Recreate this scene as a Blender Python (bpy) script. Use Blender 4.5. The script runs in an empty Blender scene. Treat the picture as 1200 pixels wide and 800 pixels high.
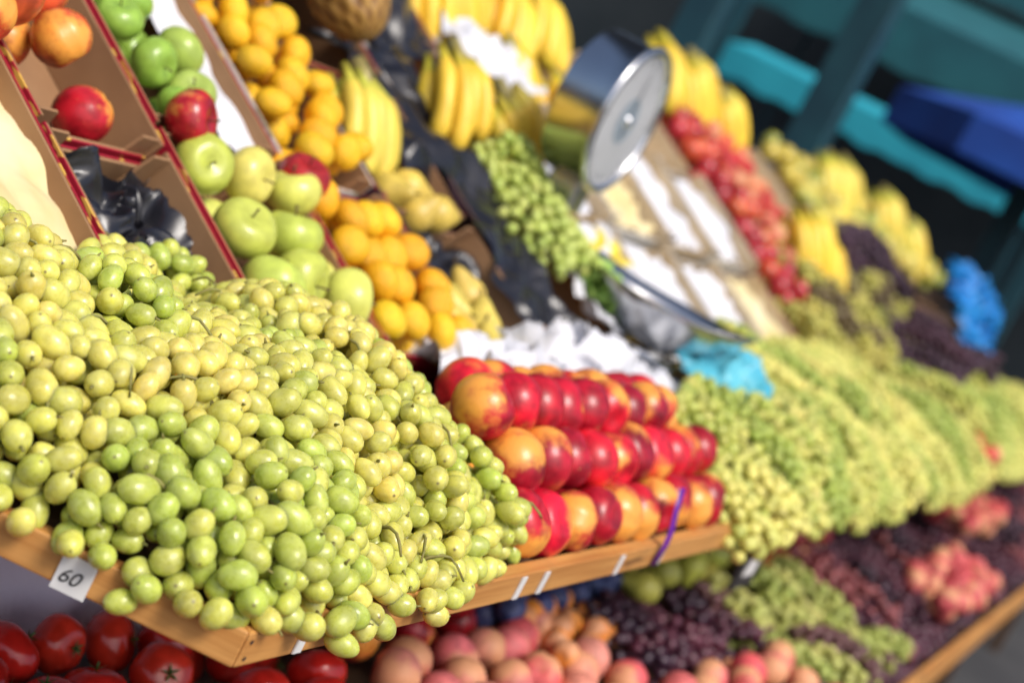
import bpy, math, random
import numpy as np
from mathutils import Vector, Matrix, Euler, noise
random.seed(7); rnd=random.random
def U_(a,b): return a+(b-a)*rnd()
# ------------------------------------------------------------------ camera
th=math.radians(27.5); f=2000.0
p=math.atan(311/f); yw=math.atan(797/math.hypot(f,311))
F=Vector((math.cos(p)*math.cos(yw),math.cos(p)*math.sin(yw),-math.sin(p)))
R=Vector((math.sin(yw),-math.cos(yw),0)); U=R.cross(F)
CAM=Vector((-1.126,-0.523,0.491))
cd=bpy.data.cameras.new("camera");co=bpy.data.objects.new("camera",cd);bpy.context.collection.objects.link(co)
cd.sensor_width=36;cd.lens=60;cd.clip_start=.05;cd.clip_end=500
co.matrix_world=Matrix.Translation(CAM)@Matrix((R,U,-F)).transposed().to_4x4()@Matrix.Rotation(th,4,'Z')
cd.dof.use_dof=True;cd.dof.focus_distance=1.52;cd.dof.aperture_fstop=3.6
bpy.context.scene.camera=co
sc=bpy.context.scene
sc.view_settings.view_transform='Standard';sc.view_settings.look='None'
# ------------------------------------------------------------------ light
w=bpy.data.worlds.new("World");sc.world=w;w.use_nodes=True
nt=w.node_tree;bg=nt.nodes["Background"];sky=nt.nodes.new("ShaderNodeTexSky");sky.sky_type='NISHITA';sky.sun_disc=False
sund=Vector((-.30,-.60,.85)).normalized()
sky.sun_elevation=math.asin(sund.z);sky.sun_rotation=math.atan2(sund.x,sund.y);sky.dust_density=4;sky.air_density=.8
nt.links.new(sky.outputs[0],bg.inputs[0]);bg.inputs[1].default_value=.15
sl=bpy.data.lights.new("sun","SUN");sl.energy=2.7;sl.angle=math.radians(22);sl.color=(1,.96,.90)
so=bpy.data.objects.new("sun",sl);bpy.context.collection.objects.link(so);so.rotation_euler=sund.to_track_quat('Z','Y').to_euler()
# ------------------------------------------------------------------ materials
def newmat(name):
    m=bpy.data.materials.new(name);m.use_nodes=True
    return m,m.node_tree,m.node_tree.nodes["Principled BSDF"]
def N(t,k,**kw):
    n=t.nodes.new(k)
    for a,b in kw.items(): setattr(n,a,b)
    return n
def mixc(t,fac,a,b,mode='MIX'):
    n=N(t,"ShaderNodeMix",data_type='RGBA',blend_type=mode)
    for i,v in ((0,fac),(6,a),(7,b)):
        if hasattr(v,'links'): t.links.new(v,n.inputs[i])
        elif i==0: n.inputs[0].default_value=v
        else: n.inputs[i].default_value=(*v[:3],1)
    return n.outputs[2]
def ramp(t,src,lo,hi):
    n=N(t,"ShaderNodeMapRange",interpolation_type='SMOOTHSTEP');n.inputs[1].default_value=lo;n.inputs[2].default_value=hi
    t.links.new(src,n.inputs[0]);return n.outputs[0]
def noisen(t,scale,vec=None,detail=3,rn=None,rough=.5):
    n=N(t,"ShaderNodeTexNoise");n.inputs["Scale"].default_value=scale;n.inputs["Detail"].default_value=detail;n.inputs["Roughness"].default_value=rough
    if rn is not None:
        n.noise_dimensions='4D';t.links.new(rn,n.inputs["W"])
    if vec is not None: t.links.new(vec,n.inputs["Vector"])
    return n.outputs[0]
def bump(t,bs,src,strength,dist=.01):
    b=N(t,"ShaderNodeBump");b.inputs["Strength"].default_value=strength;b.inputs["Distance"].default_value=dist
    t.links.new(src,b.inputs["Height"]);t.links.new(b.outputs[0],bs.inputs["Normal"])
def fruit(name,rough=.35,sss=0,sssr=(.01,.006,.002),dark=.75,light=1.15,nscale=2.0,bloom=0,blcol=(.75,.78,.72),freck=0,frcol=(.15,.08,.02),blush=None,bscale=8,bstr=.0,spec=.5,coat=0,tip=None):
    m,t,bs=newmat(name)
    col=N(t,"ShaderNodeAttribute",attribute_name="Col").outputs[0]
    lp=N(t,"ShaderNodeAttribute",attribute_name="lp").outputs[1]
    rn=N(t,"ShaderNodeAttribute",attribute_name="rn").outputs[2]
    n1=noisen(t,nscale,lp,2,rn)
    c=mixc(t,ramp(t,n1,.3,.7),tuple([dark]*3),tuple([light]*3));c=mixc(t,1.0,col,c,'MULTIPLY')
    if blush:
        sep=N(t,"ShaderNodeSeparateXYZ");t.links.new(lp,sep.inputs[0])
        ma=N(t,"ShaderNodeMath",operation='MULTIPLY_ADD');t.links.new(noisen(t,1.6,lp,4,rn,.6),ma.inputs[0]);ma.inputs[1].default_value=2.2;t.links.new(sep.outputs[0],ma.inputs[2])
        c=mixc(t,ramp(t,ma.outputs[0],blush[1],blush[2]),c,blush[0])
    if freck:
        n2=noisen(t,14,lp,1,rn);c=mixc(t,ramp(t,n2,freck,freck+.06),c,frcol)
    if tip:
        sep2=N(t,"ShaderNodeSeparateXYZ");t.links.new(lp,sep2.inputs[0]);c=mixc(t,ramp(t,sep2.outputs[2],tip[0],tip[1]),c,tip[2])
    if bloom:
        n3=noisen(t,2.3,lp,4,rn,.65);bf=N(t,"ShaderNodeMath",operation='MULTIPLY');t.links.new(ramp(t,n3,.35,.75),bf.inputs[0]);bf.inputs[1].default_value=bloom
        c=mixc(t,bf.outputs[0],c,blcol)
        mr=N(t,"ShaderNodeMapRange");t.links.new(n3,mr.inputs[0]);mr.inputs[1].default_value=.35;mr.inputs[2].default_value=.7;mr.inputs[3].default_value=rough;mr.inputs[4].default_value=rough+.26
        t.links.new(mr.outputs[0],bs.inputs["Roughness"])
    t.links.new(c,bs.inputs["Base Color"])
    if not bloom: bs.inputs["Roughness"].default_value=rough
    bs.inputs["Specular IOR Level"].default_value=spec
    if sss:
        bs.inputs["Subsurface Weight"].default_value=sss;bs.inputs["Subsurface Radius"].default_value=sssr;bs.inputs["Subsurface Scale"].default_value=1
    bs.inputs["Coat Weight"].default_value=coat
    if bstr: bump(t,bs,noisen(t,bscale,lp,3,rn),bstr,.004)
    return m
M_grape=fruit("grape_skin",.19,.7,(.016,.014,.004),.80,1.12,1.2,.18,(.74,.76,.48),.72,(.32,.22,.06),bstr=.06,bscale=4,tip=(.975,1.0,(.12,.08,.03)),spec=.6)
M_grapef=fruit("grape_skin_far",.3,0,dark=.8,light=1.15,bloom=.15,blcol=(.7,.72,.42))
M_dgrape=fruit("dark_grape_skin",.32,0,dark=.6,light=1.4,bloom=.14,blcol=(.20,.14,.22))
M_nect=fruit("nectarine_skin",.33,0,(.01,.004,.002),.55,1.3,1.8,.0,freck=.75,frcol=(.75,.42,.15),blush=((.86,.36,.06),1.3,2.0),bstr=.08,coat=.08)
M_peach=fruit("peach_skin",.6,0,dark=.8,light=1.2,blush=((.70,.33,.17),.95,1.8))
M_apple=fruit("apple_skin",.3,0,(.01,.008,.003),.85,1.1,2.2,freck=.70,frcol=(.50,.54,.2),coat=.15)
M_rapple=fruit("red_apple_skin",.28,0,dark=.6,light=1.3,blush=((.75,.42,.08),1.9,2.5),coat=.2,freck=.72,frcol=(.6,.3,.1))
M_orange=fruit("mandarin_skin",.4,0,(.01,.005,.001),.9,1.08,2,bscale=22,bstr=.5)
M_tomato=fruit("tomato_skin",.2,0,(.01,.003,.001),.75,1.2,1.5,coat=.2)
M_banana=fruit("banana_skin",.42,0,dark=.85,light=1.08,nscale=2.5,freck=.72,frcol=(.12,.06,.02))
M_pear=fruit("pear_skin",.4,0,dark=.8,light=1.1,freck=.66,frcol=(.35,.25,.06))
M_plum=fruit("plum_skin",.4,0,dark=.7,light=1.3,bloom=.5,blcol=(.20,.26,.48))
M_stem,t_,b_=newmat("stem");b_.inputs[0].default_value=(.10,.06,.02,1);b_.inputs["Roughness"].default_value=.8
M_gstem,t_,b_=newmat("grape_stem");t_.links.new(mixc(t_,noisen(t_,60),(.26,.30,.07),(.20,.12,.04)),b_.inputs[0]);b_.inputs["Roughness"].default_value=.7
M_leaf,t_,b_=newmat("calyx_leaf");t_.links.new(mixc(t_,noisen(t_,30),(.04,.10,.015),(.07,.14,.02)),b_.inputs[0])
def plain(name,c1,c2=None,scale=8,rough=.6,metal=0,bstr=0,bsc=40,trans=0,spec=.5,detail=4):
    m,t,bs=newmat(name);c2=c2 or tuple(x*.7 for x in c1)
    tc=N(t,"ShaderNodeTexCoord").outputs["Object"]
    t.links.new(mixc(t,ramp(t,noisen(t,scale,tc,detail),.3,.7),c1,c2),bs.inputs[0])
    bs.inputs["Roughness"].default_value=rough;bs.inputs["Metallic"].default_value=metal;bs.inputs["Specular IOR Level"].default_value=spec
    if trans: bs.inputs["Transmission Weight"].default_value=trans
    if bstr: bump(t,bs,noisen(t,bsc,tc,4),bstr,.003)
    return m
def wood(name,c1,c2,rough=.55,sx=2.2,sy=60):
    m,t,bs=newmat(name);tc=N(t,"ShaderNodeTexCoord").outputs["Object"]
    mp=N(t,"ShaderNodeMapping");mp.inputs["Scale"].default_value=(sx,sy,sy);t.links.new(tc,mp.inputs[0])
    n1=noisen(t,1.0,mp.outputs[0],6,None,.65)
    mp2=N(t,"ShaderNodeMapping");mp2.inputs["Scale"].default_value=(6,30,30);t.links.new(tc,mp2.inputs[0])
    n2=noisen(t,1,mp2.outputs[0],2)
    c=mixc(t,ramp(t,n1,.35,.68),c1,c2);c=mixc(t,ramp(t,n2,.66,.76),c,tuple(x*.3 for x in c2))
    n3=noisen(t,9,tc,5);c=mixc(t,ramp(t,n3,.5,.8),c,tuple(x*.7 for x in c1))
    t.links.new(c,bs.inputs[0]);bs.inputs["Roughness"].default_value=rough
    bump(t,bs,n1,.35,.0015);return m
M_pine=wood("pine_wood",(.62,.31,.09),(.44,.18,.04))
M_palewood=wood("pale_crate_wood",(.60,.48,.32),(.46,.33,.18))
M_dwood=wood("dark_wood",(.10,.055,.03),(.05,.03,.018))
M_card=plain("cardboard",(.34,.19,.09),(.25,.13,.06),6,.85,bstr=.2)
M_teal=plain("teal_paint",(.012,.065,.085),(.008,.045,.065),5,.5)
M_black=plain("black_plastic_film",(.008,.008,.012),(.014,.014,.02),10,.30,spec=.7)
M_tissue=plain("white_tissue",(.74,.74,.77),(.60,.61,.66),10,.7,bstr=.4,bsc=50)
M_cream=plain("cream_paper",(.74,.68,.46),(.70,.56,.25),7,.7)
M_cyanbag=plain("cyan_plastic_bag",(.14,.52,.64),(.05,.38,.54),9,.35)
M_bluebag=plain("blue_plastic_bag",(.01,.28,.70),(.01,.18,.58),9,.35)
M_lilac=plain("lilac_cloth",(.72,.68,.78),(.62,.57,.68),5,.8,bstr=.4,bsc=120)
M_chrome=plain("polished_steel",(.66,.67,.69),(.54,.55,.57),3,.25,1)
M_dial=plain("dial_enamel",(.50,.51,.53),(.42,.43,.45),6,.35)
M_white=plain("white_enamel",(.78,.78,.76),(.70,.70,.69),6,.4)
M_inkm=plain("black_ink",(.02,.02,.025),(.03,.03,.03),5,.5)
M_turq=plain("turquoise_tarpaulin",(.03,.42,.53),(.02,.32,.42),3,.5)
M_blue=plain("blue_canvas",(.008,.075,.40),(.006,.05,.30),3,.7)
M_dark=plain("dark_wall",(.020,.030,.036),(.034,.044,.05),1.5,.9)
M_purple=plain("purple_ribbon",(.16,.01,.34),(.12,.01,.26),8,.35)
def printed(name,base,blot):
    m,t,bs=newmat(name);tc=N(t,"ShaderNodeTexCoord").outputs["Object"]
    mp=N(t,"ShaderNodeMapping");mp.inputs["Scale"].default_value=(18,18,70);t.links.new(tc,mp.inputs[0])
    n1=noisen(t,1.2,mp.outputs[0],2);n2=noisen(t,5,tc,3)
    c=mixc(t,ramp(t,n1,.60,.62),base,blot);c=mixc(t,ramp(t,n2,.55,.75),c,tuple(x*.6 for x in base))
    t.links.new(c,bs.inputs[0]);bs.inputs["Roughness"].default_value=.45;return m
M_redprint=printed("red_printed_card",(.36,.012,.03),(.70,.42,.08))
M_dkprint=printed("dark_printed_card",(.05,.018,.03),(.35,.05,.03))
M_whprint=printed("white_printed_card",(.66,.64,.60),(.30,.32,.25))
# ------------------------------------------------------------------ mesh helpers
def link(o,parent=None):
    bpy.context.collection.objects.link(o)
    if parent: o.parent=parent
    return o
def mesh_obj(name,verts,faces,mats,parent=None,smooth=False,mi=None,matrix=None):
    me=bpy.data.meshes.new(name);me.from_pydata([tuple(v) for v in verts],[],faces)
    for m in (mats if isinstance(mats,list) else [mats]): me.materials.append(m)
    if smooth: me.polygons.foreach_set("use_smooth",[True]*len(faces))
    if mi: me.polygons.foreach_set("material_index",mi)
    me.update();o=bpy.data.objects.new(name,me);link(o,parent)
    if matrix is not None: o.matrix_local=matrix
    return o
def empty(name,matrix=None):
    o=bpy.data.objects.new(name,None);link(o);o.empty_display_size=.05
    if matrix is not None:o.matrix_world=matrix
    return o
def box(name,lo,hi,mat,parent=None,bev=.002,matrix=None):
    x0,y0,z0=lo;x1,y1,z1=hi
    v=[(x0,y0,z0),(x1,y0,z0),(x1,y1,z0),(x0,y1,z0),(x0,y0,z1),(x1,y0,z1),(x1,y1,z1),(x0,y1,z1)]
    fs=[(0,3,2,1),(4,5,6,7),(0,1,5,4),(1,2,6,5),(2,3,7,6),(3,0,4,7)]
    o=mesh_obj(name,v,fs,mat,parent,matrix=matrix)
    if bev:
        b=o.modifiers.new("b",'BEVEL');b.width=bev;b.segments=2
    return o
def prism(name,pts,z0,z1,mat,parent=None,bev=.002,matrix=None):
    n=len(pts);v=[(x,y,z0) for x,y in pts]+[(x,y,z1) for x,y in pts]
    fs=[tuple(range(n-1,-1,-1)),tuple(range(n,2*n))]+[(i,(i+1)%n,n+(i+1)%n,n+i) for i in range(n)]
    o=mesh_obj(name,v,fs,mat,parent,matrix=matrix)
    if bev:
        b=o.modifiers.new("b",'BEVEL');b.width=bev;b.segments=2
    return o
class T:
    def __init__(s,v,faces,mi=None,tint=None):
        s.v=np.array(v,float);s.ls=np.array([i for f_ in faces for i in f_]);s.lt=np.array([len(f_) for f_ in faces])
        s.mi=np.array(mi if mi is not None else [0]*len(faces));s.tint=np.array(tint,float) if tint is not None else np.ones((len(v),3))
    def join(s,o,mi):
        n=len(s.v);s.v=np.vstack([s.v,o.v]);s.ls=np.concatenate([s.ls,o.ls+n]);s.lt=np.concatenate([s.lt,o.lt])
        s.mi=np.concatenate([s.mi,np.full(len(o.lt),mi)]);s.tint=np.vstack([s.tint,o.tint]);return s
class Batch:
    def __init__(s,name,mats): s.name=name;s.mats=mats;s.V=[];s.L=[];s.LT=[];s.MI=[];s.C=[];s.LP=[];s.RN=[];s.n=0;s.k=0
    def add(s,t,M,col,scale=1):
        A=np.array(M.to_3x3())*scale;s.V.append(t.v@A.T+np.array(M.translation));s.L.append(t.ls+s.n);s.LT.append(t.lt);s.MI.append(t.mi)
        s.C.append(t.tint*np.array(col));r=getattr(t,'r',None) or max(1e-6,np.abs(t.v).max());s.LP.append(t.v/r);s.RN.append(np.full(len(t.v),rnd()*40));s.n+=len(t.v);s.k+=1
    def build(s,parent=None):
        me=bpy.data.meshes.new(s.name);V=np.vstack(s.V);L=np.concatenate(s.L);LT=np.concatenate(s.LT)
        me.vertices.add(len(V));me.vertices.foreach_set("co",V.ravel());me.loops.add(len(L));me.loops.foreach_set("vertex_index",L.astype(np.int32))
        me.polygons.add(len(LT));me.polygons.foreach_set("loop_start",np.concatenate([[0],np.cumsum(LT)[:-1]]).astype(np.int32))
        for m in s.mats: me.materials.append(m)
        me.polygons.foreach_set("material_index",np.concatenate(s.MI).astype(np.int32));me.polygons.foreach_set("use_smooth",np.ones(len(LT),bool))
        me.update(calc_edges=True)
        C=np.vstack(s.C);C=np.hstack([C,np.ones((len(C),1))])
        a=me.attributes.new("Col",'FLOAT_COLOR','POINT');a.data.foreach_set("color",C.ravel().astype(np.float32))
        a=me.attributes.new("lp",'FLOAT_VECTOR','POINT');a.data.foreach_set("vector",np.vstack(s.LP).ravel().astype(np.float32))
        a=me.attributes.new("rn",'FLOAT','POINT');a.data.foreach_set("value",np.concatenate(s.RN).astype(np.float32))
        me.validate();o=bpy.data.objects.new(s.name,me);return link(o,parent)
def lathe(prof,nu,mod=None,tint=None):
    v=[];tn=[];n=len(prof)
    for j,(r,z) in enumerate(prof):
        for i in range(nu):
            a=2*math.pi*i/nu;q=(r*math.cos(a),r*math.sin(a),z)
            if mod:q=mod(q,a,j/(n-1))
            v.append(q);tn.append(tint(q,a,j/(n-1)) if tint else (1,1,1))
    fs=[]
    for j in range(n-1):
        for i in range(nu):
            k=(i+1)%nu;fs.append((j*nu+i,(j+1)*nu+i,(j+1)*nu+k,j*nu+k))
    return T(v,fs,tint=tn)
def tube(pts,rad,ns=6):
    v=[];fs=[];n=len(pts);pts=[Vector(q) for q in pts]
    for j,q in enumerate(pts):
        d=(pts[min(j+1,n-1)]-pts[max(j-1,0)]).normalized();a=d.orthogonal().normalized();b=d.cross(a);r=rad[j] if hasattr(rad,'__len__') else rad
        for i in range(ns):
            g=2*math.pi*i/ns;v.append(tuple(q+a*(math.cos(g)*r)+b*(math.sin(g)*r)))
    for j in range(n-1):
        for i in range(ns):
            k=(i+1)%ns;fs.append((j*ns+i,j*ns+k,(j+1)*ns+k,(j+1)*ns+i))
    fs.append(tuple(range(ns-1,-1,-1)));fs.append(tuple((n-1)*ns+i for i in range(ns)));return T(v,fs)
def ball(nu,nv,asp=1,topd=0,topw=.4,botd=0,botw=.4,mod=None,tint=None,shoulder=0):
    pr=[]
    for j in range(nv+1):
        t=math.pi*j/nv;r=math.sin(t)*(1+shoulder*math.cos(t));z=math.cos(t)*asp-topd*math.exp(-(t/topw)**2)+botd*math.exp(-((math.pi-t)/botw)**2)
        pr.append((max(r,1e-4),z))
    return lathe(pr,nu,mod,tint)
def lumpy(k,amp):
    def m(q,a,t):
        s=1+amp*math.sin(k*a+1)*math.sin(math.pi*t);return (q[0]*s,q[1]*s,q[2])
    return m
# templates (unit radius 1)
def grape_t(nu,nv,asp,seed):
    def m(q,a,t):
        n=noise.noise(Vector(q)*1.1+Vector((seed*7,0,0)))*.05;tp=1-.04*q[2]
        return (q[0]*tp*(1+n),q[1]*tp*(1+n),q[2])
    g=ball(nu,nv,asp,mod=m);g.r=asp;return g
G_near=[grape_t(20,14,a,i) for i,a in enumerate((1.18,1.28,1.38,1.48,1.24,1.34))]
for g in G_near[4:]: g.join(tube([(0,0,-g.r+.05),(0.05,0,-g.r-.2),(0.12,0,-g.r-.4)],[.16,.09,.08],6),1)
G_far=[grape_t(9,6,a,i) for i,a in enumerate((1.1,1.25))]
def necmod(q,a,t):
    d=min(a,2*math.pi-a);s=1-.07*math.exp(-(d/.14)**2)*math.sin(math.pi*t)**.5+.02*math.sin(2*a+.5);return (q[0]*s,q[1]*s,q[2])
NECT=ball(36,24,.94,.22,.35,-.04,.25,necmod)
PEACH=ball(18,12,.92,.2,.35,0,.3,necmod)
APPLE=ball(24,16,.86,.30,.42,.14,.35,lumpy(5,.02),shoulder=.07);APPLE.join(tube([(0,0,.5),(.02,.01,.75),(.07,.02,.98)],[.035,.03,.045],5),1)
MAND=ball(22,14,.80,.07,.25,.05,.3,lumpy(8,.012))
TOM=ball(24,16,.80,.16,.5,.03,.3,lumpy(5,.03))
lv=[];lf=[]
for i in range(5):
    a=i*2*math.pi/5
    c,s=math.cos(a),math.sin(a);b0=len(lv)
    lv+=[(0,0,.66),(.12*c-.05*s,.12*s+.05*c,.72),(.12*c+.05*s,.12*s-.05*c,.72),(.34*c,.34*s,.82)];lf+=[(b0,b0+2,b0+3,b0+1)]
TOM.join(T(lv,lf),1)
TOM.join(tube([(0,0,.66),(.03,0,.8),(.06,.02,.9)],[.05,.04,.04],5),1)
PLUM=ball(14,10,1.15,.05,.3)
pp=[]
for j in range(17):
    t=math.pi*j/16;z=math.cos(t)*1.3;r=math.sin(t)*(1-.42*(1/(1+math.exp(-(z-.35)*5))));pp.append((max(r,1e-4),z))
PEAR=lathe(pp,18);PEAR.join(tube([(0,0,1.25),(.05,0,1.5),(.14,0,1.65)],.05,5),1)
def banana_t(seed):
    Rr=.155+.03*seed;ph=1.05;n=16;v=[];tn=[];fs=[];ns=10
    for j in range(n+1):
        u=j/n;a=ph*u;c=Vector((Rr*math.sin(a),0,-Rr*(1-math.cos(a))));nx=Vector((math.sin(a),0,math.cos(a)));
        if u<.16: r=.0065+.003*(u/.16)
        elif u<.34: r=.0095+.0085*math.sin((u-.16)/.18*math.pi/2)
        elif u<.8: r=.018
        else: r=.018*math.cos((u-.8)/.2*1.25)+.001
        for i in range(ns):
            g=2*math.pi*i/ns;rr=r*(1+.06*math.cos(5*g));q=c+nx*(rr*math.cos(g))+Vector((0,1,0))*(rr*math.sin(g));v.append(tuple(q))
            if u<.1:tt=(.42,.50,.35)
            elif u<.25:tt=(.75,.92,.8)
            elif u>.96:tt=(.10,.07,.1)
            elif u>.9:tt=(.7,.75,.7)
            else: tt=(1,1,1)
            tn.append(tt)
    for j in range(n):
        for i in range(ns):
            k=(i+1)%ns;fs.append((j*ns+i,j*ns+k,(j+1)*ns+k,(j+1)*ns+i))
    fs.append(tuple(range(ns-1,-1,-1)));fs.append(tuple(n*ns+i for i in range(ns)));return T(v,fs,tint=tn)
BAN=[banana_t(0),banana_t(.6),banana_t(1)]
def rrot(): return Euler((U_(0,6.28),U_(0,6.28),U_(0,6.28))).to_matrix().to_4x4()
def tilt(a=.5): return Euler((U_(-a,a),U_(-a,a),U_(0,6.28))).to_matrix().to_4x4()
def jit(c,a=.12,b=.05):
    k=1+U_(-a,a);return tuple(max(0,x*k*(1+U_(-b,b))) for x in c)
NB=[(i,j,l) for i in (0,-1,1) for j in (0,-1,1) for l in (0,-1,1)]
def pack(region,H,dmin,tries,depth,zmin,inside=None,rounds=(.55,.45)):
    cell=dmin;grid={};pts=[];x0,x1,y0,y1=region;d2=dmin*dmin
    for k,fr in enumerate(rounds):
        for _ in range(int(tries*fr)):
            x=U_(x0,x1);y=U_(y0,y1)
            if inside and not inside(x,y): continue
            dd=0 if k==0 else U_(.2,1)*depth
            z=H(x,y)-dd
            if z<(zmin(x,y) if callable(zmin) else zmin): continue
            a,b_,c=int(x//cell),int(y//cell),int(z//cell);ok=True
            for i,j,l in NB:
                g=grid.get((a+i,b_+j,c+l))
                if g:
                    for q in g:
                        if (q[0]-x)**2+(q[1]-y)**2+(q[2]-z)**2<d2: ok=False;break
                    if not ok:break
            if ok: grid.setdefault((a,b_,c),[]).append((x,y,z));pts.append((x,y,z,k))
    return pts
def bunches(region,n,a,b,seed,spread=.7):
    """height relief + bunch id, rasterised on a grid"""
    r=random.Random(seed);x0,x1,y0,y1=region;step=.006;nx=int((x1-x0)/step)+2;ny=int((y1-y0)/step)+2
    X,Y=np.meshgrid(x0+np.arange(nx)*step,y0+np.arange(ny)*step,indexing='ij');best=np.zeros((nx,ny));idv=np.full((nx,ny),.5)
    for _ in range(n):
        bx,by,aa,bb,an,am,c=r.uniform(x0,x1),r.uniform(y0,y1),a*r.uniform(.7,1.2),b*r.uniform(.7,1.2),r.uniform(-spread,spread)+math.pi/2,r.uniform(.45,1),r.random()
        dx=X-bx;dy=Y-by;u=dx*math.cos(an)+dy*math.sin(an);v=-dx*math.sin(an)+dy*math.cos(an)
        q=np.sqrt(np.clip(1-(u/aa)**2-(v/bb)**2,0,None))*am;m=q>best;best[m]=q[m];idv[m]=c
    B=best.tolist();I=idv.tolist()
    def fn(x,y):
        i=min(nx-1,max(0,int((x-x0)/step+.5)));j=min(ny-1,max(0,int((y-y0)/step+.5)));return B[i][j],I[i][j]
    return fn
ID=Matrix.Identity(4)
def grape_pile(name,region,H,rad,tries,depth,zmin,colA,colB,mat,near=False,inside=None,frame=ID,amp=.02,nb=30,seed=1,ba=.09,bb=.055,stems=0,pk=.90,colC=None,extra=(),spread=.7):
    fn=bunches(region,nb,ba,bb,seed,spread);HH=lambda x,y:H(x,y)+amp*(fn(x,y)[0]-.4)
    pts=pack(region,HH,rad*2*pk,tries,depth,zmin,inside)+[(*q,0) for q in extra]
    b=Batch(name,[mat,M_gstem]);TT=G_near if near else G_far
    for x,y,z,k in pts:
        c0=fn(x,y)[1];c=min(1,max(0,c0+U_(-.3,.3)));col=[colA[i]*(1-c)+colB[i]*c for i in range(3)]
        if colC and (c0*7)%1<.3: col=colC
        t=TT[int(rnd()*len(TT))]
        b.add(t,frame@Matrix.Translation((x,y,z))@rrot(),jit(col,.10,.04),rad*U_(.84,1.07))
    for _ in range(stems):
        x=U_(region[0]+.03,region[1]-.03);y=U_(region[2]+.02,region[3]-.03)
        if inside and not inside(x,y): continue
        z=HH(x,y)-rad*.2;P=[];dx,dy=U_(-1,1),U_(-1,1);l=math.hypot(dx,dy)+.01
        for j in range(6):
            u=j/5*U_(.9,1.1);P.append((x+dx/l*.05*u,y+dy/l*.05*u,z-rad*1.0+math.sin(u*3.1)*rad*1.3))
        b.add(tube(P,[.0022,.0019,.0017,.0015,.0014,.0012],6),frame,(1,1,1));b.MI[-1]=b.MI[-1]+1
    return b.build()
def fruit_pile(name,tmpl,mats,region,H,rad,cols,tries=1500,depth=.07,zmin=-9,frame=ID,inside=None,tl=.6,full=False,pk=.93,parent=None):
    pts=pack(region,H,rad*2*pk,tries,depth,zmin,inside);b=Batch(name,mats)
    for x,y,z,k in pts:
        c=cols[int(rnd()*len(cols))];b.add(tmpl,frame@Matrix.Translation((x,y,z))@(rrot() if full else tilt(tl)),jit(c,.1,.05),rad*U_(.92,1.05))
    return b.build(parent)
def crumple(name,frame,w,h,amp,mat,seed=0,n=44,sc=1.0,dome=0,parent=None,ragged=.15):
    v=[];fs=[]
    for j in range(n+1):
        for i in range(n+1):
            u=i/n-.5;q=j/n-.5;e=1+ragged*noise.noise(Vector((math.atan2(q,u)*1.3,seed,0)))
            x=u*w*e;y=q*h*e;P=Vector((x*9*sc,y*9*sc,seed*3.7))
            a=noise.turbulence(P,3,True)*1.0;c=1-abs(noise.noise(P*1.7+Vector((3,1,seed))))*2
            z=amp*(a*.8+c*.5-.6)+dome*max(0,1-(2*u)**2)*max(0,1-(2*q)**2)
            x+=amp*.5*noise.noise(P*2+Vector((9,0,0)));y+=amp*.5*noise.noise(P*2+Vector((0,9,0)));v.append((x,y,z))
    for j in range(n):
        for i in range(n):
            k=j*(n+1)+i;fs.append((k,k+1,k+n+2,k+n+1))
    o=mesh_obj(name,v,fs,mat,parent,smooth=True,matrix=frame);return o
# rack frame: x along stall, s up the slope, n normal
RK=Matrix(((1,0,0,0),(0,.883,-.4695,.45),(0,.4695,.883,.1),(0,0,0,1)))
def rk(x,s,n): return RK@Matrix.Translation((x,s,n))
# ================================================================== SHELF (front tier)
ex=Vector((-.4375,.899,0))
tb=empty("wooden_display_shelf")
prism("front_board",[(0,0),(1.335,0),(1.335,.02),(.0125,.02)],-.026,.006,M_pine,tb)
prism("front_board_2",[(1.338,0),(9.5,0),(9.5,.02),(1.338,.02)],-.03,.004,M_pine,tb)
Me=Matrix.Translation((0,0,0))@Matrix.Rotation(math.atan2(ex.y,ex.x),4,'Z')
prism("end_board",[(0.0005,-.0005),(.6,-.0005),(.6,-.020),(.0126,-.020)],-.0265,.0062,M_pine,tb,matrix=Me)
prism("deck",[(.02,.021),(9.5,.021),(9.5,.6),(-.22,.6)],-.020,-.004,M_dwood,tb)
for x in (.25,1.3,2.6,4.0,5.5,7): box("bracket",(x,.05,-.07),(x+.04,.45,-.021),M_dwood,tb)
for x,z in ((.009,-.003),(.010,-.018)):
    mesh_obj("nail_head",[(x+.0022*math.cos(i*.785),-.0006,z+.0022*math.sin(i*.785)) for i in range(8)],[tuple(range(8))],M_inkm,tb)
def sticker(name,x,z0,z1,wd,txt=None,face='front'):
    e=empty(name)
    if face=='front': box("paper",(x,-.0022,z0),(x+wd,-.0006,z1),M_white,e,0)
    else:
        box("paper",(x,.0006,z0),(x+wd,.0022,z1),M_white,e,0,matrix=Me)
        if txt:
            cu=bpy.data.curves.new("text","FONT");cu.body=txt;cu.size=.017;cu.shear=.3;cu.extrude=.0002;cu.materials.append(M_inkm)
            t=bpy.data.objects.new("handwritten_price",cu);link(t,e)
            t.matrix_local=Me@Matrix.Translation((x+wd-.002,.0028,z0+.008))@Matrix.Rotation(math.pi,4,'Z')@Matrix.Rotation(math.pi/2,4,'X')
sticker("price_sticker",.124,-.029,.001,.028,"60",'end')
for x in (.085,.54,.605,.855,1.02): sticker("price_sticker",x,-.024,.003,.013)
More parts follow.
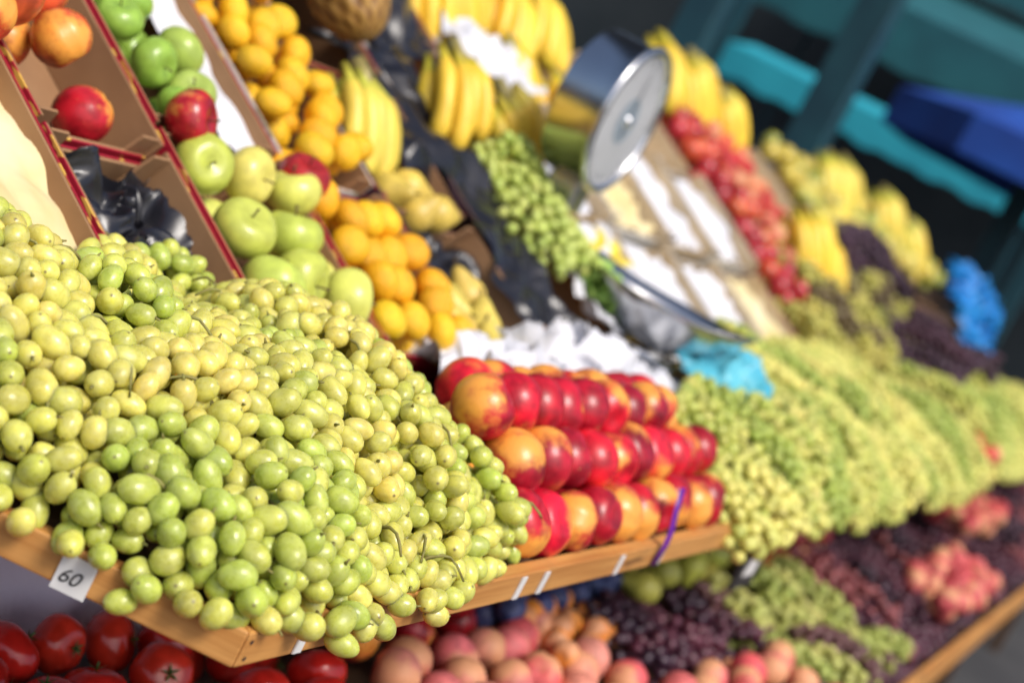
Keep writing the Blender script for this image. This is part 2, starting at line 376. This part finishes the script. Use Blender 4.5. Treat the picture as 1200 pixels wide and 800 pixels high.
# ================================================================== NEAR GRAPES
def edge(x,y): return .899*x+.4375*y
def sm(t): t=min(1,max(0,t));return t*t*(3-2*t)
def Hn(x,y):
    e=edge(x,y);a=max(0,y+.022);b=max(0,e+.022);d=(a**-3+b**-3)**(-1/3) if a>0 and b>0 else 0
    h=.150*(1-math.exp(-d/.088))-.002
    if x>.42: h*=max(0,1-((x-.42)/.17)**2)
    h+=.034*math.exp(-((x-.05)**2+(y-.44)**2)/.006)+.012*math.exp(-((x-.43)**2+(y-.27)**2)/.01)
    h-=.036*sm((y-.29)/.13)*sm((x-.10)/.08)+.022*math.exp(-((x-.20)**2/.003+(y-.44)**2/.014))
    return h
ext=[(.012+.018*i,-.012,.012+U_(-.004,.004)) for i in (3,6,7,9,12,15,16,19)]+[(.13,-.018,-.010),(.20,-.016,-.004),(.165,-.016,.0),(.31,-.016,-.006),(.33,-.015,.010)]
for s_,z_ in ((.03,.012),(.052,.010),(.085,.006),(.098,-.012),(.125,.014),(.15,.012),(.19,.010)):
    q=ex*s_-Vector((.899,.4375,0))*.011;ext.append((q.x,q.y,z_))
grape_pile("green_grape_pile",(-.32,.60,.002,.50),Hn,.0118,170000,.040,.008,(.42,.50,.075),(.70,.60,.135),M_grape,True,
   inside=lambda x,y: edge(x,y)>.002 and (x<.455 or y>.03) ,amp=.042,nb=48,seed=9,stems=80,ba=.09,bb=.05,extra=ext,spread=1.1,pk=.84)
# ================================================================== NECTARINES
b=Batch("nectarine_stack",[M_nect,M_stem]);r=.039
for k,(Y,Z) in enumerate([(.045,.034),(.096,.083),(.146,.128),(.215,.108),(.12,.036),(.17,.08)]):
    for i in range(10):
        x=.585+i*.0765+(k%2)*.036+U_(-.004,.004)
        if x>1.33 or (k==2 and i==9) or (k==3 and i==0): continue
        b.add(NECT,Matrix.Translation((x,Y+U_(-.005,.005),Z+U_(-.004,.004)))@Euler((U_(.5,1.9),U_(-.5,.5),U_(-.6,1.4))).to_matrix().to_4x4()@Matrix.Rotation(U_(0,6.3),4,'Z'),jit((.48,.008,.022),.35,.2),r*U_(.93,1.05))
b.build()
P=[(1.0,-.004,-.022),(1.0,-.006,.01),(1.0,-.004,.03),(1.003,.004,.055),(1.01,.012,.085)]
v=[];fs=[]
for j,q in enumerate(P): v+=[(q[0]-.006,q[1],q[2]),(q[0]+.006,q[1]-.003,q[2])]
for j in range(len(P)-1): fs.append((2*j,2*j+1,2*j+3,2*j+2))
o=mesh_obj("purple_ribbon",v,fs,M_purple,smooth=True);s=o.modifiers.new("s",'SOLIDIFY');s.thickness=.001
# ================================================================== FAR GRAPES on shelf
def Hf(top,x0,x1):
    def h(x,y):
        a=min(1,max(0,(x-x0)/.14))*min(1,max(0,(x1-x)/.3));a=1-(1-a)**2
        return top*a*(1-math.exp(-(y+.04)/.12))+.03*noise.noise(Vector((x*3,y*4,0)))
    return h
zf=lambda x,y: .005 if y>0 else -.05
GA,GB,GC=(.38,.44,.06),(.72,.66,.16),(.32,.40,.05)
grape_pile("green_grape_pile",(1.34,2.25,-.03,.45),Hf(.125,1.3,2.9),.0115,34000,.03,zf,GA,GB,M_grapef,amp=.034,nb=45,seed=11,stems=30,inside=lambda x,y:y<.17+(x-1.34)*.26,colC=GC,spread=1.5)
grape_pile("green_grape_pile",(2.2,4.0,-.035,.48),Hf(.145,1.6,4.1),.0115,50000,.03,zf,GA,GB,M_grapef,amp=.038,nb=80,seed=12,stems=40,colC=GC,spread=1.5,ba=.11,bb=.07)
grape_pile("green_grape_pile",(4.15,7.2,-.03,.42),Hf(.17,4.1,7.4),.013,38000,.02,zf,GA,GB,M_grapef,amp=.045,nb=110,seed=13,colC=GC,spread=1.5)
grape_pile("dark_grape_pile",(4.3,5.9,.28,.62),lambda x,y:.27*math.exp(-((x-5.1)/.6)**2)+.02,.0135,16000,.02,.0,(.02,.006,.015),(.06,.015,.03),M_dgrape,amp=.07,nb=30,seed=14)
grape_pile("green_grape_pile",(3.55,5.3,0,.42),lambda x,y:.03+.03*math.sin(x*5),.013,18000,.02,-.06,(.26,.28,.035),(.54,.48,.09),M_grapef,frame=RK,amp=.08,nb=45,seed=15,colC=(.10,.06,.02),spread=1.5)
grape_pile("dark_grape_pile",(4.9,6.2,.40,.66),lambda x,y:.10*math.exp(-((x-5.4)/.5)**2),.013,8000,.02,-.06,(.02,.006,.015),(.05,.012,.03),M_dgrape,frame=RK,amp=.05,nb=20,seed=16)
# ================================================================== RACK structure
rack=empty("sloping_rack")
for i,s in enumerate((0,.17,.34,.51,.68,.85)):
    o=box("slat",(0,0,-.02),(9.5,.07,0),M_dwood,rack,matrix=rk(-.4,s,-.115))
for x in (-.2,1.1,2.4,3.8,5.3,7,8.5):
    box("rail",(x,-.02,-.17),(x+.05,1.06,-.136),M_dwood,rack,matrix=RK);box("leg",(x,1.30,-.95),(x+.05,1.35,.40),M_dwood,rack);box("leg",(x,.50,-.95),(x+.05,.55,-.07),M_dwood,rack)
def crate(name,x0,x1,s0,s1,depth=.09,n0=0.0,outm=M_redprint,inm=M_card,rot=0,low=.7):
    e=empty(name,rk((x0+x1)/2,(s0+s1)/2,n0)@Matrix.Rotation(rot,4,'Z'));w=(x1-x0)/2;h=(s1-s0)/2;t=.005
    box("floor",(-w,-h,-depth),(w,h,-depth+t),inm,e,0)
    def wall(nm,lo,hi,ol,oh):
        box(nm+"_inner",lo,hi,inm,e,0);box(nm+"_outer",ol,oh,outm,e,0)
    z0=-depth+t+.001;q=low
    wall("side",(-w+.0035,-h,z0),(-w+.008,h,0),(-w,-h,z0),(-w+.003,h,.001))
    wall("side",(w-.008,-h,z0),(w-.0035,h,0),(w-.003,-h,z0),(w,h,.001))
    zt=-depth*(1-q)
    wall("end",(-w+.009,-h+.0035,z0),(w-.009,-h+.008,zt),(-w+.009,-h,z0),(w-.009,-h+.003,zt+.001))
    wall("end",(-w+.009,h-.008,z0),(w-.009,h-.0035,zt),(-w+.009,h-.003,z0),(w-.009,h,zt+.001))
    for sx in (-1,1):
        for sy in (-1,1):
            cx=sx*(w-.009);cy=sy*(h-.0095)
            mesh_obj("corner_flap",[(cx,cy,z0),(cx-sx*.045,cy,z0),(cx-sx*.03,cy,.0),(cx,cy,.0)],[(0,1,2,3)],inm,e).modifiers.new("s",'SOLIDIFY').thickness=.004
    return e
crate("cardboard_crate",.03,.305,-.03,.34)
crate("cardboard_crate",.315,.545,-.03,.20,inm=M_card)
crate("cardboard_crate",.315,.545,.21,.60)
crate("cardboard_crate",.555,.835,-.03,.24)
crate("cardboard_crate",.555,.835,.25,.62)
crate("cardboard_crate",.845,1.12,-.05,.23,outm=M_redprint)
crate("cardboard_crate",.845,1.10,.24,.62,outm=M_whprint)
crate("cardboard_crate",1.13,1.42,-.06,.21,outm=M_dkprint)
crate("cardboard_crate",1.11,1.40,.22,.50,outm=M_dkprint)
crate("cardboard_crate",1.10,1.40,.51,.80,outm=M_redprint)
crate("cardboard_crate",1.44,1.80,.0,.33,outm=M_dkprint)
crate("cardboard_crate",1.42,1.78,.34,.66,outm=M_whprint)
crate("cardboard_crate",1.42,1.80,.67,.98,outm=M_redprint)
for i,(x0,x1) in enumerate([(1.84,2.22),(2.24,2.60),(2.62,2.98),(3.0,3.38),(3.40,3.78),(3.8,4.2),(4.22,4.7),(4.75,5.2)]):
    for j,(s0,s1) in enumerate([(.0,.30),(.32,.62),(.64,.96)]):
        if i>5 and j==0: continue
        wood_=(i+j)%2
        crate("wooden_crate" if wood_ else "cardboard_crate",x0,x1,s0,s1,outm=M_palewood if wood_ else (M_redprint if (i in(4,5)) else M_whprint),inm=M_palewood,n0=.02*(j==1))
def liner(name,x0,x1,s0,s1,mat,seed,n=-.06,amp=.035,**k):
    if mat is M_black: k.setdefault('sc',.6)
    return crumple(name,rk((x0+x1)/2,(s0+s1)/2,n),x1-x0,s1-s0,amp,mat,seed,**k)
liner("black_plastic_liner",.325,.535,-.02,.19,M_black,3,-.035,.06,sc=1.3)
liner("cream_paper_sheet",.04,.30,-.02,.33,M_cream,1,-.02,.03,sc=.7)
liner("black_plastic_liner",1.15,1.41,-.04,.20,M_black,5,-.04,.06,sc=1)
liner("black_plastic_liner",1.40,1.62,.0,.30,M_black,6,-.0,.06)
liner("black_plastic_liner",1.30,1.60,.3,.62,M_black,7,-.0,.06)
liner("black_plastic_liner",1.42,1.78,.62,.95,M_black,8,-.0,.06)
liner("black_plastic_liner",1.15,1.40,.64,.95,M_black,9,.02,.06)
liner("white_paper_pad",.735,.83,.26,.60,M_tissue,9,-.02,.01)
liner("white_tissue_paper",1.70,1.86,.0,.2,M_tissue,10,.01,.05)
liner("white_tissue_paper",1.85,2.2,.60,.75,M_tissue,11,.03,.05)
liner("white_tissue_paper",2.0,2.3,-.02,.3,M_tissue,12,-.01,.05)
crumple("white_plastic_sheet",Matrix.Translation((1.40,.355,.065)),.84,.24,.08,M_tissue,13,64,1.3,dome=.06)
crumple("cyan_plastic_bag",Matrix.Translation((1.93,.26,.12))@Matrix.Rotation(.3,4,'X'),.34,.13,.05,M_cyanbag,14,40,1.6,dome=.05)
crumple("blue_plastic_bag",Matrix.Translation((6.1,.60,.38))@Matrix.Rotation(.9,4,'X'),.38,.36,.1,M_bluebag,15,40,2,dome=.1)
k=0
for (x0,x1) in [(1.84,2.22),(2.24,2.60),(2.62,2.98),(3.0,3.38)]:
    for (s0,s1) in [(.0,.30),(.32,.62)]:
        k+=1
        if k==1: continue
        m=(M_tissue,M_cream,M_tissue)[k%3]
        liner("tissue_liner" if m is M_tissue else "cream_paper_sheet",x0+.02,x1-.02,s0+.02,s1-.02,m,20+k,-.03+.02*(s0>.1),.035,dome=.015)
hz=lambda h:(lambda x,y:h+.012*noise.noise(Vector((x*14,y*14,0))))
fruit_pile("nectarine_pile",NECT,[M_nect,M_stem],(.18,.40,.28,.56),lambda x,y:.05-.25*max(0,x-.3),.036,[(.5,.03,.02),(.6,.09,.03)],600,.07,frame=RK,full=True)
b=Batch("red_nectarine",[M_nect,M_stem]);b.add(NECT,rk(.465,.265,-.035)@rrot(),(.42,.01,.02),.035);b.add(NECT,rk(.50,.50,-.02)@rrot(),(.42,.01,.02),.036);b.build()
A1=(.50,.58,.09);A2=(.68,.66,.14)
fruit_pile("yellow_green_apple_pile",APPLE,[M_apple,M_stem],(.59,.80,.0,.20),hz(.006),.041,[A1,A2],1500,.06,frame=RK,tl=.9)
b=Batch("red_apple",[M_rapple,M_stem]);b.add(APPLE,rk(.60,.245,.02)@tilt(.6),(.42,.012,.02),.038);b.add(APPLE,rk(.81,.19,.025)@tilt(.6),(.42,.02,.02),.036);b.build()
fruit_pile("green_apple_pile",APPLE,[M_apple,M_stem],(.59,.72,.27,.60),hz(.0),.033,[(.28,.46,.06),(.36,.50,.09)],2000,.06,frame=RK,tl=.9)
fruit_pile("mandarin_pile",MAND,[M_orange],(.87,1.10,-.03,.20),hz(.005),.029,[(.88,.45,.01),(.90,.54,.015)],2500,.05,frame=RK,tl=.9)
fruit_pile("mandarin_pile",MAND,[M_orange],(.86,1.07,.24,.60),hz(.02),.028,[(.88,.46,.01),(.90,.54,.015)],3000,.05,frame=RK,tl=.9)
fruit_pile("yellow_pear_pile",PEAR,[M_pear,M_stem],(1.10,1.22,-.06,.06),hz(.0),.032,[(.68,.52,.10),(.62,.46,.09)],300,.04,frame=RK,tl=1.4)
fruit_pile("yellow_pear_pile",PEAR,[M_pear,M_stem],(1.15,1.30,.20,.26),hz(.0),.032,[(.68,.50,.09)],300,.04,frame=RK,tl=1.4)
def hand(b,M,n=6,sc=1,col=(.80,.55,.05),rows=1):
    for q in range(rows):
        for i in range(n):
            c=i-(n-1)/2
            b.add(BAN[int(rnd()*3)],M@Matrix.Translation((0,c*.012,-q*.03))@Euler((c*-.12,q*.18+U_(-.05,.05),c*.13+U_(-.03,.03))).to_matrix().to_4x4()@Matrix.Translation((0,c*.018*sc,0)),jit(col,.08,.05),sc*U_(.93,1.05))
    b.add(tube([(-.03,0,0),(.0,0,-.005),(.03,0,-.01)],[.012,.016,.010],8),M,(.3,.25,.08))
def RZ(a):return Matrix.Rotation(a,4,'Z')
def RX(a):return Matrix.Rotation(a,4,'X')
YB=(.84,.57,.045)
def bananas(name,L,col=YB):
    b=Batch(name,[M_banana])
    for (x,s,n,a,cnt,sc,tl) in L: hand(b,rk(x,s,n)@RZ(a)@Matrix.Rotation(tl,4,'Y')@RX(U_(-.3,.3)),cnt,sc,col,2)
    return b.build()
D=-math.pi/2
bananas("banana_bunch",[(1.21,.44,.04,D,5,1,0)],(.76,.60,.08))
bananas("banana_bunch",[(1.58,.54,.09,D-.2,4,1.05,.0),(1.76,.50,.08,D+.3,5,1.1,0)])
bananas("banana_bunch",[(1.90,.88,.07,D,6,1.1,0),(2.1,.95,.07,D+.2,6,1.1,0),(2.35,.92,.08,D-.1,6,1.1,0),(2.6,.98,.08,D,6,1.1,0),(2.25,.78,.03,D+.4,6,1.1,0),(2.5,.74,.02,D,5,1.1,0),(2.0,.70,.0,D+.3,6,1,0)])
bananas("banana_bunch",[(3.55,1.05,.12,D+.1,6,1.35,0),(3.85,1.07,.12,D+.2,6,1.35,0),(4.1,1.0,.10,D+.2,6,1.3,0)])
bananas("banana_bunch",[(4.0,.50,.14,D,6,1.35,0),(4.3,.47,.10,D+.2,6,1.3,0)])
bananas("banana_bunch",[(5.6,1.0,.12,D,6,1.5,0),(6.0,1.05,.12,D+.2,6,1.5,0),(6.5,.95,.14,D,6,1.5,0),(6.9,.85,.12,D+.2,6,1.5,0),(5.5,.8,.05,D,6,1.4,0),(6.2,.8,.05,D,6,1.4,0)],(.76,.60,.08))
grape_pile("green_grape_bunch",(1.62,1.80,.12,.40),lambda x,y:.05*math.exp(-((x-1.71)/.08)**2)+.01,.0115,5000,.03,-.07,(.40,.50,.08),(.54,.60,.14),M_grapef,frame=RK,amp=.03,nb=8,seed=31)
grape_pile("green_grape_bunch",(1.74,1.86,.04,.16),lambda x,y:.04,.0115,3000,.03,-.07,(.26,.46,.06),(.34,.50,.09),M_grapef,frame=RK,amp=.03,nb=6,seed=32)
fruit_pile("peach_pile",PEACH,[M_rapple,M_stem],(3.44,3.76,.25,.95),hz(.02),.037,[(.45,.02,.03),(.6,.08,.03),(.38,.02,.03)],2500,.05,frame=RK,full=True)
fruit_pile("peach_pile",PEACH,[M_peach,M_stem],(3.84,4.17,.35,.95),hz(.02),.037,[(.50,.03,.03),(.6,.14,.05)],2500,.05,frame=RK,full=True)
fruit_pile("lemon_pile",PLUM,[M_orange],(1.9,2.2,.05,.28),hz(-.02),.028,[(.85,.66,.06)],300,.03,frame=RK,full=True)
fruit_pile("yellow_apple_pile",APPLE,[M_apple,M_stem],(4.8,7.5,.62,1.0),hz(.03),.042,[(.66,.56,.10),(.58,.46,.07),(.3,.34,.05)],4000,.05,frame=RK,full=True)
e=empty("pineapple",rk(1.26,.60,.07)@RZ(math.pi/2)@Matrix.Rotation(1.45,4,'Y'))
def pm(q,a,t):
    s=1+.09*abs(math.sin(6*a+t*14))*abs(math.sin(6*a-t*14));return (q[0]*s,q[1]*s,q[2])
PA=ball(72,48,1.45,mod=pm,tint=lambda q,a,t:((1,1,1) if abs(math.sin(6*a+t*14))*abs(math.sin(6*a-t*14))>.25 else (.45,.35,.3)))
b=Batch("fruit_body",[M_pear]);b.add(PA,ID,(.42,.24,.06),.062);o=b.build(e)
lv=[];lf=[]
for i in range(34):
    a=i*2.4;h=i/34;r0=.02*(1-h);L=.05+.07*h;sp=.9*(1-h)+.15;c,s=math.cos(a),math.sin(a);z=.085+h*.02;k=len(lv)
    lv+=[(r0*c-.008*s,r0*s+.008*c,z),(r0*c+.008*s,r0*s-.008*c,z),((r0+L*.5*sp)*c+.005*s,(r0+L*.5*sp)*s-.005*c,z+L*.6),((r0+L*.5*sp)*c-.005*s,(r0+L*.5*sp)*s+.005*c,z+L*.6),((r0+L*sp)*c,(r0+L*sp)*s,z+L)]
    lf+=[(k,k+1,k+2,k+3),(k+3,k+2,k+4)]
mesh_obj("leaf_crown",lv,lf,M_leaf,e)
# ================================================================== SCALE
e=empty("weighing_scale",Matrix.Translation((1.80,.67,.46))@RZ(.03))
def lathe_obj(name,prof,mat,nu=64,matrix=None,smooth=True):
    t=lathe(prof,nu);o=mesh_obj(name,t.v.tolist(),[tuple(t.ls[i*4:i*4+4]) for i in range(len(t.lt))],mat,e,smooth,matrix=matrix);return o
MY=Matrix.Rotation(math.pi/2,4,'X')  # local z -> -Y
lathe_obj("drum",[(.001,-.060),(.125,-.060),(.135,-.056),(.140,-.048),(.140,.034),(.144,.036),(.146,.042),(.144,.047),(.136,.049),(.130,.045),(.129,.040)],M_chrome,matrix=MY)
lathe_obj("dial_face",[(.129,.040),(.001,.0405)],M_dial,matrix=MY)
v=[];fs=[]
for i in range(40):
    a=2*math.pi*i/40;L=.016 if i%5==0 else .008;wd=.0012;c,s=math.cos(a),math.sin(a);k=len(v)
    for rr,ww in ((.120,-wd),(.120,wd),(.120-L,wd),(.120-L,-wd)): v.append((rr*c-ww*s,rr*s+ww*c,.0418))
    fs.append((k,k+1,k+2,k+3))
mesh_obj("graduation_marks",v,fs,M_inkm,e,matrix=MY)
mesh_obj("needle",[(-.004,-.03,.044),(.004,-.03,.044),(.001,.10,.044),(-.001,.10,.044)],[(0,1,2,3)],M_inkm,e,matrix=MY)
lathe_obj("hub",[(.001,.050),(.010,.049),(.012,.042)],M_chrome,24,MY)
lathe_obj("maker_plate",[(.045,.0415),(.001,.0416)],plain("grey_print",(.30,.36,.42)),40,MY)
box("neck",(-.035,-.03,-.20),(.035,.035,-.135),M_chrome,e,.006)
box("column",(-.028,-.022,-.47),(.028,.028,-.201),M_chrome,e,.006)
box("platform_arm",(-.018,-.34,-.375),(.018,-.023,-.355),M_chrome,e,.004)
t=tube([(.07*math.cos(a*.5236),-.28+.07*math.sin(a*.5236),-.345) for a in range(13)],.004,8)
mesh_obj("pan_ring",t.v.tolist(),[tuple(x) for x in np.split(t.ls,np.cumsum(t.lt)[:-1])],M_chrome,e,True)
v=[];fs=[];nu,nv=40,12
for j in range(nv+1):
    for i in range(nu):
        a=2*math.pi*i/nu;q=j/nv;rr=q;z=-.085*(1-q**2.4)
        yy=.165*rr*math.sin(a);xx=.115*rr*math.cos(a)
        if j==nv: z+=.004;xx*=1.04;yy*=1.04
        v.append((xx,yy-.28,z-.255+.02*abs(math.sin(a))**4*q))
for j in range(nv):
    for i in range(nu):
        k=(i+1)%nu;fs.append((j*nu+i,j*nu+k,(j+1)*nu+k,(j+1)*nu+i))
o=mesh_obj("pan",v,fs,M_chrome,e,True);o.modifiers.new("s",'SOLIDIFY').thickness=.0015
# ================================================================== LOWER TIER
lt=empty("lower_display_shelf")
box("deck",(-1.2,-.20,-.43),(9.5,.48,-.41),M_dwood,lt)
box("front_board",(-1.2,-.222,-.45),(9.5,-.2005,-.375),M_pine,lt)
for x in (-.3,1.5,3.2,5,7): box("leg",(x,-.15,-.95),(x+.05,-.10,-.431),M_dwood,lt)
v=[];fs=[];n=260
for j in range(9):
    for i in range(n+1):
        x=-1.0+i*.02;z=-.02-.047*j;v.append((x,.465+.012*math.sin(x*38+math.sin(x*9)*2)*(.3+j/9)+.008*noise.noise(Vector((x*9,z*12,0))),z-.006))
for j in range(8):
    for i in range(n): k=j*(n+1)+i;fs.append((k,k+1,k+n+2,k+n+1))
mesh_obj("lilac_cloth_drape",v,fs,M_lilac,smooth=True)
hl=lambda h:(lambda x,y:h+.08*(y)+.015*noise.noise(Vector((x*7,y*7,4))))
zl=-.39
fruit_pile("tomato_pile",TOM,[M_tomato,M_leaf],(-.15,.80,-.05,.40),lambda x,y:-.32+.02*noise.noise(Vector((x*7,y*7,4))),.036,[(.60,.022,.015),(.68,.04,.018)],4500,.05,zl,tl=1.2)
fruit_pile("peach_pile",PEACH,[M_peach,M_stem],(.84,1.42,-.12,.22),hl(-.315),.035,[(.66,.16,.16),(.64,.10,.11),(.66,.24,.18)],2500,.05,zl,full=True)
fruit_pile("red_nectarine_pile",NECT,[M_nect,M_stem],(.84,1.32,.25,.44),hl(-.30),.036,[(.42,.012,.02)],1500,.05,zl,full=True)
fruit_pile("apricot_pile",PEACH,[M_peach,M_stem],(1.30,1.56,.12,.24),hl(-.30),.024,[(.80,.28,.04)],1000,.04,zl,full=True)
fruit_pile("plum_pile",PLUM,[M_plum],(1.30,1.80,.22,.44),hl(-.29),.023,[(.02,.03,.12),(.03,.04,.15)],2500,.04,zl,full=True)
fruit_pile("yellow_pepper_pile",PEAR,[M_tomato,M_leaf],(1.52,1.80,.36,.46),hl(-.25),.030,[(.80,.50,.02),(.12,.25,.02)],400,.04,zl,full=True)
fruit_pile("green_pear_pile",PEAR,[M_pear,M_stem],(1.82,2.5,.20,.45),hl(-.28),.034,[(.50,.54,.09),(.58,.52,.10)],1500,.04,zl,full=True)
gl=lambda h:(lambda x,y:h+.08*y)
DA,DB,DC=(.025,.008,.02),(.10,.02,.035),(.22,.05,.05)
grape_pile("dark_grape_pile",(1.50,1.9,.02,.2),gl(-.30),.0125,5000,.025,zl,DA,DB,M_dgrape,nb=12,seed=41,amp=.05)
fruit_pile("peach_pile",PEACH,[M_peach,M_stem],(1.46,2.05,-.18,.0),hl(-.30),.035,[(.66,.14,.14),(.6,.08,.09)],1600,.05,zl,full=True)
grape_pile("green_grape_pile",(2.08,2.75,-.18,.17),gl(-.29),.0125,10000,.025,zl,(.30,.36,.06),(.50,.48,.13),M_grapef,nb=25,seed=42,amp=.06,colC=DB,spread=1.5)
grape_pile("dark_grape_pile",(2.0,3.0,-.19,.19),gl(-.325),.0125,9000,.025,zl,DA,DB,M_dgrape,nb=25,seed=43,amp=.07)
grape_pile("dark_grape_pile",(2.7,7.5,-.19,.45),gl(-.29),.0145,34000,.02,zl,DA,DB,M_dgrape,nb=130,seed=44,amp=.08,colC=DC)
fruit_pile("red_apple_pile",APPLE,[M_rapple,M_stem],(2.6,3.4,.20,.44),hl(-.26),.036,[(.35,.02,.02)],1500,.04,zl,full=True)
fruit_pile("peach_pile",PEACH,[M_peach,M_stem],(3.3,4.1,-.18,-.03),hl(-.24),.033,[(.62,.12,.12),(.5,.06,.07)],1500,.04,zl,full=True)
fruit_pile("peach_pile",PEACH,[M_peach,M_stem],(4.5,5.4,.0,.15),hl(-.2),.035,[(.6,.10,.09),(.45,.04,.05)],800,.04,zl,full=True)
fruit_pile("peach_pile",PEACH,[M_peach,M_stem],(3.95,4.2,.0,.1),hl(.06),.03,[(.62,.05,.04)],300,.04,-.1,full=True)
box("slat",(2.6,.17,-.36),(3.3,.19,-.27),M_pine,empty("wooden_divider"))
e=empty("price_card");box("card",(1.50,-.012,-.11),(1.62,-.004,-.03),M_inkm,e,.001);box("card_text_panel",(1.52,-.0145,-.085),(1.58,-.0125,-.05),M_white,e,0)
# ================================================================== GROUND + BACKGROUND
M_ground=plain("asphalt",(.055,.055,.058),(.04,.04,.044),3,.9,bstr=.4,bsc=60)
mesh_obj("ground",[(-200,-200,-.95),(200,-200,-.95),(200,200,-.95),(-200,200,-.95)],[(0,1,2,3)],M_ground)
e=empty("market_canopy")
for (x,y,wd) in [(4.2,1.47,.12),(6.6,1.62,.17),(9.5,1.1,.14),(12,4.2,.14),(12,1.2,.14)]:
    box("post",(x,y,-.95),(x+wd,y+wd,2.9),M_teal,e,.006)
box("roof",(3.6,1.4,2.9),(8.5,14,3.0),M_dark,e,0)
for x in (4.2,6.6,8.2): box("rafter",(x,1.4,2.74),(x+.1,14,2.899),M_teal,e,.004)
box("beam",(3.6,1.5,2.55),(8.5,1.62,2.739),M_teal,e,.004)
box("back_wall",(16.5,-6,-.95),(16.8,14,4.8),M_dark,empty("market_hall"),0)
def awning(name,x,y0,y1,z0,z1,depth,rise,mat):
    e=empty(name);n=30;v=[];fs=[]
    for i in range(n+1):
        y=y0+(y1-y0)*i/n;sag=.02*abs(math.sin(i*math.pi/5));v+=[(x,y,z0+sag+.012*math.sin(i*1.9)),(x,y,z1),(x+depth,y,z1+rise)]
    for i in range(n):
        k=3*i;fs+=[(k,k+1,k+4,k+3),(k+1,k+2,k+5,k+4)]
    mesh_obj("canvas",v,fs,mat,e)
    for y in (y0+.05,y1-.1): box("pole",(x+.03,y,-.95),(x+.07,y+.04,z1-.005),M_teal,e,.003)
M_tealc=plain("teal_canvas",(.012,.12,.14),(.008,.09,.11),3,.7)
awning("turquoise_awning",11.5,1.3,4.0,1.0,1.26,.6,.1,M_turq)
awning("teal_awning",13.2,1.5,6.5,1.75,2.25,1.6,.5,M_tealc)
awning("teal_awning",14.5,-1.0,4.5,2.75,3.2,1.6,.5,M_tealc)
e=empty("blue_parasol",Matrix.Translation((9,.95,0)));n=8;Rr=1.05;v=[(0,0,1.62)];fs=[]
for i in range(n):
    a=2*math.pi*(i+.5)/n;v+=[(Rr*math.cos(a),Rr*math.sin(a),1.28),(Rr*math.cos(a)*1.005,Rr*math.sin(a)*1.005,1.06)]
for i in range(n):
    k=1+2*i;l=1+2*((i+1)%n);fs+=[(0,k,l),(k,k+1,l+1,l)]
mesh_obj("canopy",v,fs,M_blue,e).modifiers.new("s",'SOLIDIFY').thickness=.004
box("pole",(-.025,-.025,-.95),(.025,.025,1.6),M_teal,e,.004)
e=empty("distant_stall");box("table",(11.2,1.3,-.15),(12.4,4.0,-.05),M_dwood,e);box("skirt",(11.25,1.35,-.95),(12.3,3.95,-.151),M_dark,e);box("boxes",(11.5,1.6,-.049),(12.1,3.6,.18),M_card,e)
box("carton_stack",(8.2,2.2,-.95),(8.8,2.8,.55),M_whprint,empty("carton_stack"),.01)
